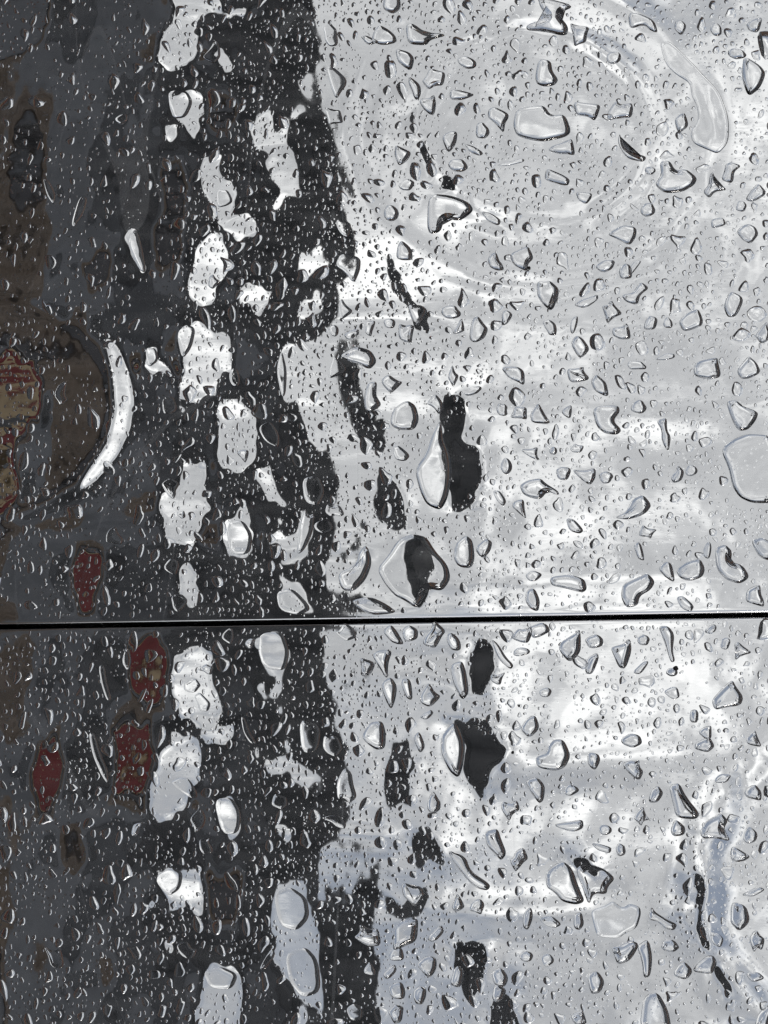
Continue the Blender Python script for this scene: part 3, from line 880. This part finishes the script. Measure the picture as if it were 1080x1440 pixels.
def wobble(cx, cy, rx, ry, rot, rough, n, rg):
    th = np.linspace(0, 2 * math.pi, n, endpoint=False)
    r = np.ones(n)
    for k in (2, 3, 4, 5):
        r += rough * rg.normal() / (k ** 0.8) * np.cos(k * th + rg.uniform(0, 6.28))
    r = np.clip(r, 0.45, 1.7)
    x, y = rx * r * np.cos(th), ry * r * np.sin(th)
    c, s = math.cos(rot), math.sin(rot)
    return np.stack([cx + c * x - s * y, cy + s * x + c * y], 1)

def angular(cx, cy, rx, ry, rg):
    """the cornered outline of water held by the scratched sheet"""
    n = int(rg.integers(5, 9))
    th = np.sort(np.linspace(0, 2 * math.pi, n, endpoint=False) + rg.uniform(-0.32, 0.32, n)) + rg.uniform(0, 6.28)
    r = np.clip(rg.normal(1.0, 0.33 if rx * ry > 60 else 0.24, n), 0.45, 1.7)
    x, y = rx * r * np.cos(th), ry * r * np.sin(th)
    a = rg.normal() * 0.4
    return np.stack([cx + math.cos(a) * x - math.sin(a) * y, cy + math.sin(a) * x + math.cos(a) * y], 1)

def smooth_outline(poly, spacing):
    p = np.array(poly, float)
    for _ in range(2):
        q = np.roll(p, -1, 0)
        p = np.stack([0.8 * p + 0.2 * q, 0.2 * p + 0.8 * q], 1).reshape(-1, 2)
    q = np.concatenate([p, p[:1]])
    seg = np.hypot(*np.diff(q, axis=0).T)
    s = np.concatenate([[0], np.cumsum(seg)])
    n = int(max(14, round(s[-1] / spacing)))
    t = np.linspace(0, s[-1], n, endpoint=False)
    return np.stack([np.interp(t, s, q[:, 0]), np.interp(t, s, q[:, 1])], 1)

def area(p):
    q = np.roll(p, -1, 0)
    return 0.5 * float((p[:, 0] * q[:, 1] - q[:, 0] * p[:, 1]).sum())

RIM_T = np.array([0.0, 0.10, 0.22, 0.38, 0.58, 0.80, 1.0])
def bead_mesh(name, pix, rim_max, angle):
    """a drop from its outline in photo pixels: pinned edge, curved rim, flatter crown following the sheet"""
    P = np.array([pix_to_panel(a, b) for a, b in pix])
    if area(P) < 0:
        P = P[::-1].copy()
    n = len(P)
    d = np.roll(P, -1, 0) - np.roll(P, 1, 0)
    d /= np.linalg.norm(d, axis=1)[:, None] + 1e-12
    nor = np.stack([-d[:, 1], d[:, 0]], 1)             # inwards
    # free depth at each outline point
    A, B = P, np.roll(P, -1, 0)
    depth = np.full(n, 1.0)
    for i in range(n):
        o, v = P[i], nor[i]
        e = B - A
        den = v[0] * e[:, 1] - v[1] * e[:, 0]
        w = A - o
        with np.errstate(divide='ignore', invalid='ignore'):
            t = (w[:, 0] * e[:, 1] - w[:, 1] * e[:, 0]) / den
            s = (w[:, 0] * v[1] - w[:, 1] * v[0]) / den
        ok = (t > 1e-5) & (s >= -1e-6) & (s <= 1 + 1e-6)
        ok[i] = ok[i - 1] = False
        if ok.any():
            depth[i] = t[ok].min()
    lean = -(nor @ np.array([0.8, -0.6]))                # water sags to one side: shallow rim behind, steep rim in front
    ins = np.minimum(rim_max * (1.0 + 0.3 * np.clip(-lean, 0, 1) + 0.3 * np.clip(lean, 0, 1)), 0.42 * depth)
    for _ in range(3):
        ins = np.minimum(ins, (np.roll(ins, 1) + 2 * ins + np.roll(ins, -1)) / 4 + 2e-5)
    for _ in range(4):
        ins = (np.roll(ins, 1) + 2 * ins + np.roll(ins, -1)) / 4
    top = min(float(np.percentile(ins, 70)) * math.tan(angle) * 0.62, 0.0009)
    sc = np.clip(ins / (np.percentile(ins, 70) + 1e-9), 0.35, 1.0)
    for _ in range(max(4, n // 2)):
        sc = (np.roll(sc, 1) + sc + np.roll(sc, -1)) / 3
    off = (P - P.mean(0)) @ np.array([0.8, -0.6])
    sag = 1.0 + 0.32 * off / (np.abs(off).max() + 1e-9)
    rows = []
    for t in RIM_T:
        Q = P + nor * (ins * t)[:, None]
        prof = (1 - (1 - t) ** 1.9)
        z = h_at(Q[:, 0], Q[:, 1]) + top * (0.25 + 0.75 * sc) * prof * sag
        rows.append(np.column_stack([Q, z]))
    rows[0][:, 2] -= 0.00003
    base = rows[0].copy()
    base[:, 2] -= 0.0006
    cap = rows[-1]
    cen = cap.mean(0)
    bm = bmesh.new()
    vb = [bm.verts.new(v) for v in base]
    vr = [[bm.verts.new(v) for v in r] for r in rows]
    loops = [vb] + vr
    for a, b in zip(loops[:-1], loops[1:]):
        for i in range(n):
            j = (i + 1) % n
            bm.faces.new((a[i], a[j], b[j], b[i]))
    f = bm.faces.new(vr[-1])
    bmesh.ops.triangulate(bm, faces=[f], ngon_method='BEAUTY')
    fb = bm.faces.new(vb[::-1])
    bmesh.ops.triangulate(bm, faces=[fb], ngon_method='BEAUTY')
    for f in bm.faces:
        f.smooth = True
    me = bpy.data.meshes.new(name)
    bm.to_mesh(me)
    bm.free()
    return me

def seam_py(px):
    return 880.5 - 17.0 * px / 1080.0

drops = []           # outline in pixels, landmark phrase, label
for mark, lab, poly in POOLS:
    drops.append((smooth_outline(poly, 2.2), mark, lab))
for poly in TRACED:
    drops.append((smooth_outline(poly, 2.2), None, None))
for (cx, cy, rx, ry) in OVALS:
    drops.append((smooth_outline(wobble(cx, cy, rx, ry, rng.normal() * 0.25, 0.13, 12, rng) if rng.uniform() < 0.4 else angular(cx, cy, rx * 1.15, ry * 1.15, rng), 2.0), None, None))

# where water already lies (photo pixel raster, half resolution, with a margin round the picture)
OX, OY, OS = -260, -240, 0.5
occ = np.zeros((int(1960 * OS), int(1620 * OS)), bool)
oy, ox = np.mgrid[0:occ.shape[0], 0:occ.shape[1]]
OPX, OPY = OX + ox / OS, OY + oy / OS
for out, _, _ in drops:
    x0, x1 = int((out[:, 0].min() - OX) * OS) - 2, int((out[:, 0].max() - OX) * OS) + 3
    y0, y1 = int((out[:, 1].min() - OY) * OS) - 2, int((out[:, 1].max() - OY) * OS) + 3
    c = out.mean(0)
    occ[y0:y1, x0:x1] |= inside(c + (out - c) * 1.12 + 0.01, OPX[y0:y1, x0:x1], OPY[y0:y1, x0:x1])

for q in HOUSE_DENTS[2:4] + [p for p in HOUSE_DENTS if 640 <= p[0][0] <= 660 or p[0][0] == 637]:
    q = np.array(q, float)
    q = q.mean(0) + (q - q.mean(0)) * 0.72            # the water has drained off these steep knocks
    occ |= inside(q, OPX, OPY)

def free(px, py, rx, ry):
    x0, x1 = int((px - rx - OX) * OS), int((px + rx - OX) * OS) + 1
    y0, y1 = int((py - ry - OY) * OS), int((py + ry - OY) * OS) + 1
    if x0 < 0 or y0 < 0 or x1 >= occ.shape[1] or y1 >= occ.shape[0]:
        return False
    if abs(py - seam_py(px)) < ry + 7:
        return False
    return not occ[y0:y1, x0:x1].any()

def take(px, py, rx, ry):
    x0, x1 = int((px - rx - OX) * OS), int((px + rx - OX) * OS) + 1
    y0, y1 = int((py - ry - OY) * OS), int((py + ry - OY) * OS) + 1
    occ[y0:y1, x0:x1] = True

def density(px, py):
    """how thickly the rain lies: sparse on the house side at the top, thick elsewhere"""
    v = 1.0
    if px < 250 and py < 880:
        v = 0.34
        if py < 430: v = 0.16
    elif px < 250:
        v = 0.5
    if px > 760 and 900 < py < 1250: v = 0.75
    if 250 < px < 450: v *= 0.75
    v *= 0.62 + 0.62 * math.sin(px * 0.031 + 1.3 * math.sin(py * 0.017)) * math.sin(py * 0.027 + math.sin(px * 0.02))
    return v

medium, small = [], []
tries = 0
while len(medium) < 6200 and tries < 420000:
    tries += 1
    px, py = rng.uniform(-110, 1190), rng.uniform(-100, 1540)
    if rng.uniform() > density(px, py): continue
    r = 2.6 + (9.0 if px < 460 else 14.5) * rng.uniform() ** 2.8
    house_side = px < 450
    el = rng.uniform(1.0, 1.9) if house_side else rng.uniform(0.75, 1.5)
    rx, ry = r / math.sqrt(el), r * math.sqrt(el)
    if not free(px, py, rx * 0.9, ry * 0.9): continue
    take(px, py, rx * 0.9, ry * 0.9)
    medium.append((px, py, rx, ry))
tries = 0
while len(small) < 9500 and tries < 400000:
    tries += 1
    px, py = rng.uniform(-110, 1190), rng.uniform(-100, 1540)
    if rng.uniform() > density(px, py): continue
    r = 1.1 + 2.9 * rng.uniform() ** 2.4
    el = rng.uniform(1.0, 2.0) if px < 450 else rng.uniform(0.8, 1.6)
    rx, ry = r / math.sqrt(el), r * math.sqrt(el)
    if not free(px, py, rx + 0.6, ry + 0.6): continue
    take(px, py, rx, ry)
    small.append((px, py, rx, ry))

in_view = lambda px, py: 2 < px < 1078 and 2 < py < 1438
med_view = sorted([q for q in medium if in_view(q[0], q[1])], key=lambda q: -q[2] * q[3])
n_ind = max(0, 300 - len(drops))
ind_med = med_view[:n_ind]
rest = med_view[n_ind:] + [q for q in medium if not in_view(q[0], q[1])] + small
for (px, py, rx, ry) in ind_med:
    drops.append((smooth_outline(angular(px, py, rx * 1.1, ry * 1.1, rng), 1.9), None, None))

# ---- labels that single a drop out: size, shape, ground, and which one it is from its nearest landmark pool
info = []
marks = [(d[1], d[0].mean(0)) for d in drops if d[1]]
marks += [('the dark seam', None)]
for k, (out, mark, lab) in enumerate(drops):
    a = abs(area(out))
    c = out.mean(0)
    dd = out - c
    cov = np.cov(dd.T)
    ev, vec = np.linalg.eigh(cov)
    asp = math.sqrt(ev[1] / max(ev[0], 1e-6))
    ax = vec[:, 1]
    size = 'large' if a > 900 else 'fair-sized' if a > 420 else 'small' if a > 190 else 'tiny'
    if asp < 1.25: shape = 'round'
    elif asp < 1.7: shape = 'oval'
    else: shape = 'upright narrow' if abs(ax[1]) > 0.8 else 'flat wide' if abs(ax[0]) > 0.8 else 'slanting'
    info.append((size, shape, c))
claims = {}
for k, (out, mark, lab) in enumerate(drops):
    if lab: continue
    size, shape, c = info[k]
    best = min(((np.hypot(*(c - mc)), mn, mc) for mn, mc in marks if mc is not None), key=lambda q: q[0])
    dx, dy = c - best[2]
    same = (c[1] < seam_py(c[0])) == (best[2][1] < seam_py(best[2][0]))
    if abs(dy) > abs(dx): rel = 'above' if dy < 0 else 'below'
    else: rel = 'beside'
    ground = 'on dark reflection' if c[0] < 460 else 'on pale upper panel' if c[1] < seam_py(c[0]) else 'on pale lower panel'
    key = (size, shape, ground, rel, best[1], 'lower' if c[1] > seam_py(c[0]) else 'upper')
    claims.setdefault(key, []).append((best[0], k))
ORD = ['nearest', 'second nearest', 'third nearest', 'fourth nearest', 'fifth nearest', 'sixth nearest', 'seventh nearest', 'eighth nearest', 'ninth nearest', 'tenth nearest']
labels = {}
for (size, shape, ground, rel, mn, side), lst in claims.items():
    lst.sort()
    for i, (_, k) in enumerate(lst):
        o = '' if len(lst) == 1 else (ORD[i] if i < len(ORD) else 'outer') + ' '
        labels[k] = f'{o}{size} {shape} drop {ground}, {rel} {mn}' if ground != 'on dark reflection' else f'{o}{size} {shape} drop {ground}, {side} panel, {rel} {mn}'
for k, (out, mark, lab) in enumerate(drops):
    a = abs(area(out)) * PXM * PXM
    rim = 0.0017 if a > 4e-5 else 0.0012 if a > 1.5e-5 else 0.0009
    nm = 'rain_pool' if mark else 'raindrop'
    thin = (mark is None and out[:, 0].mean() < 500 and a > 1.2e-5) or mark in ('the crescent pool', 'the wide flat pool')
    me = bead_mesh(nm, out, rim * (0.7 if thin else 1.0), math.radians(17 if thin else rng.uniform(40, 54) if mark or a > 2e-5 else rng.uniform(24, 54)))
    o = mesh_obj(nm, me, M_WATER, matrix=TM)
    tag(o, lab or labels[k], 'puddle' if mark else 'raindrop', 'rain pools on the metal' if mark else 'raindrops on the metal')

# ---- all finer rain as one body
def fine_rain(lst):
    V, F, base = [], [], 0
    for (px, py, rx, ry) in lst:
        fine = rx * ry < 7
        NA = 9 if fine else 14
        radii = np.array([1.0, 0.88, 0.62, 0.3]) if fine else np.array([1.0, 0.94, 0.83, 0.64, 0.34])
        if rx * ry > 7:
            o = angular(0, 0, rx * 1.1, ry * 1.1, rng)
            for _ in range(2):
                q = np.roll(o, -1, 0)
                o = np.stack([0.79 * o + 0.21 * q, 0.21 * o + 0.79 * q], 1).reshape(-1, 2)
            o = np.concatenate([o, o[:1]])
            sl = np.concatenate([[0], np.cumsum(np.hypot(*np.diff(o, axis=0).T))])
            tt = np.linspace(0, sl[-1], NA, endpoint=False)
            out = np.stack([np.interp(tt, sl, o[:, 0]), np.interp(tt, sl, o[:, 1])], 1)
        else:
            out = wobble(0, 0, rx, ry, rng.normal() * 0.35, 0.17, NA, rng)
        rm = min(rx, ry)
        ang = math.tan(math.radians(rng.uniform(16, 52)))
        Hh = rm * PXM * ang * 0.46
        lx, ly = 0.30 * rm, 0.26 * rm
        pts = np.concatenate([out * s + (1 - s) * np.array([lx, ly]) for s in radii] + [np.array([[lx, ly]])])
        X, Y = pix_to_panel(px + pts[:, 0], py + pts[:, 1])
        z = h_at(X, Y)
        prof = np.concatenate([np.full(NA, Hh * (1 - s ** 3.8)) for s in radii] + [[Hh]])
        z = z + prof
        z[:NA] -= 0.00002
        top = np.column_stack([X, Y, z])
        low = top[:NA].copy(); low[:, 2] -= 0.0004
        V.append(np.concatenate([top, low]))
        i = np.arange(NA); j = (i + 1) % NA
        for k in range(len(radii) - 1):
            a, b = k * NA, (k + 1) * NA
            F.append(np.stack([base + a + i, base + b + i, base + b + j], 1)); F.append(np.stack([base + a + i, base + b + j, base + a + j], 1))
        a = (len(radii) - 1) * NA
        cidx = len(radii) * NA
        F.append(np.stack([base + a + i, np.full(NA, base + cidx), base + a + j], 1))
        l0 = cidx + 1
        F.append(np.stack([base + i, base + j, base + l0 + j], 1)); F.append(np.stack([base + i, base + l0 + j, base + l0 + i], 1))
        k = np.arange(1, NA - 1)
        F.append(np.stack([np.full(NA - 2, base + l0), base + l0 + k, base + l0 + k + 1], 1))
        base += len(V[-1])
    F = np.concatenate(F)[:, ::-1]
    return np_mesh('fine_rain', np.concatenate(V), F)
fr = mesh_obj('fine_rain', fine_rain(rest), M_WATER, matrix=TM)
tag(fr, 'fine spatter of rain beads all over the metal', 'raindrops', kind='stuff')
print('drops', len(drops), 'fine', len(rest), len(medium), len(small))

# ------------------------------------------------------------------ specks of grit
for (px, py, r, lab) in ((950, 940, 3.6, 'black speck of grit on the lower panel below the seam'), (744, 377, 2.4, 'black speck of grit inside the lower arc of the large ring'),
                         (721, 1059, 2.0, 'tiny black speck of grit beside the hooked pool'), (848, 1009, 2.0, 'tiny black speck of grit above the bright patch of lower panel'),
                         (730, 993, 1.6, 'tiniest black speck of grit above the hooked pool')):
    x, y = pix_to_panel(px, py)
    bm = bmesh.new()
    bmesh.ops.create_icosphere(bm, subdivisions=2, radius=r * PXM)
    for v in bm.verts:
        v.co *= 0.8 + 0.4 * random.random()
        v.co.z *= 0.6
        v.co += Vector((x, y, float(h_at(x, y)) + r * PXM * 0.4))
    me = bpy.data.meshes.new('grit_speck'); bm.to_mesh(me); bm.free()
    tag(mesh_obj('grit_speck', me, M_GRIT, matrix=TM), lab, 'grit', 'specks of grit on the metal')
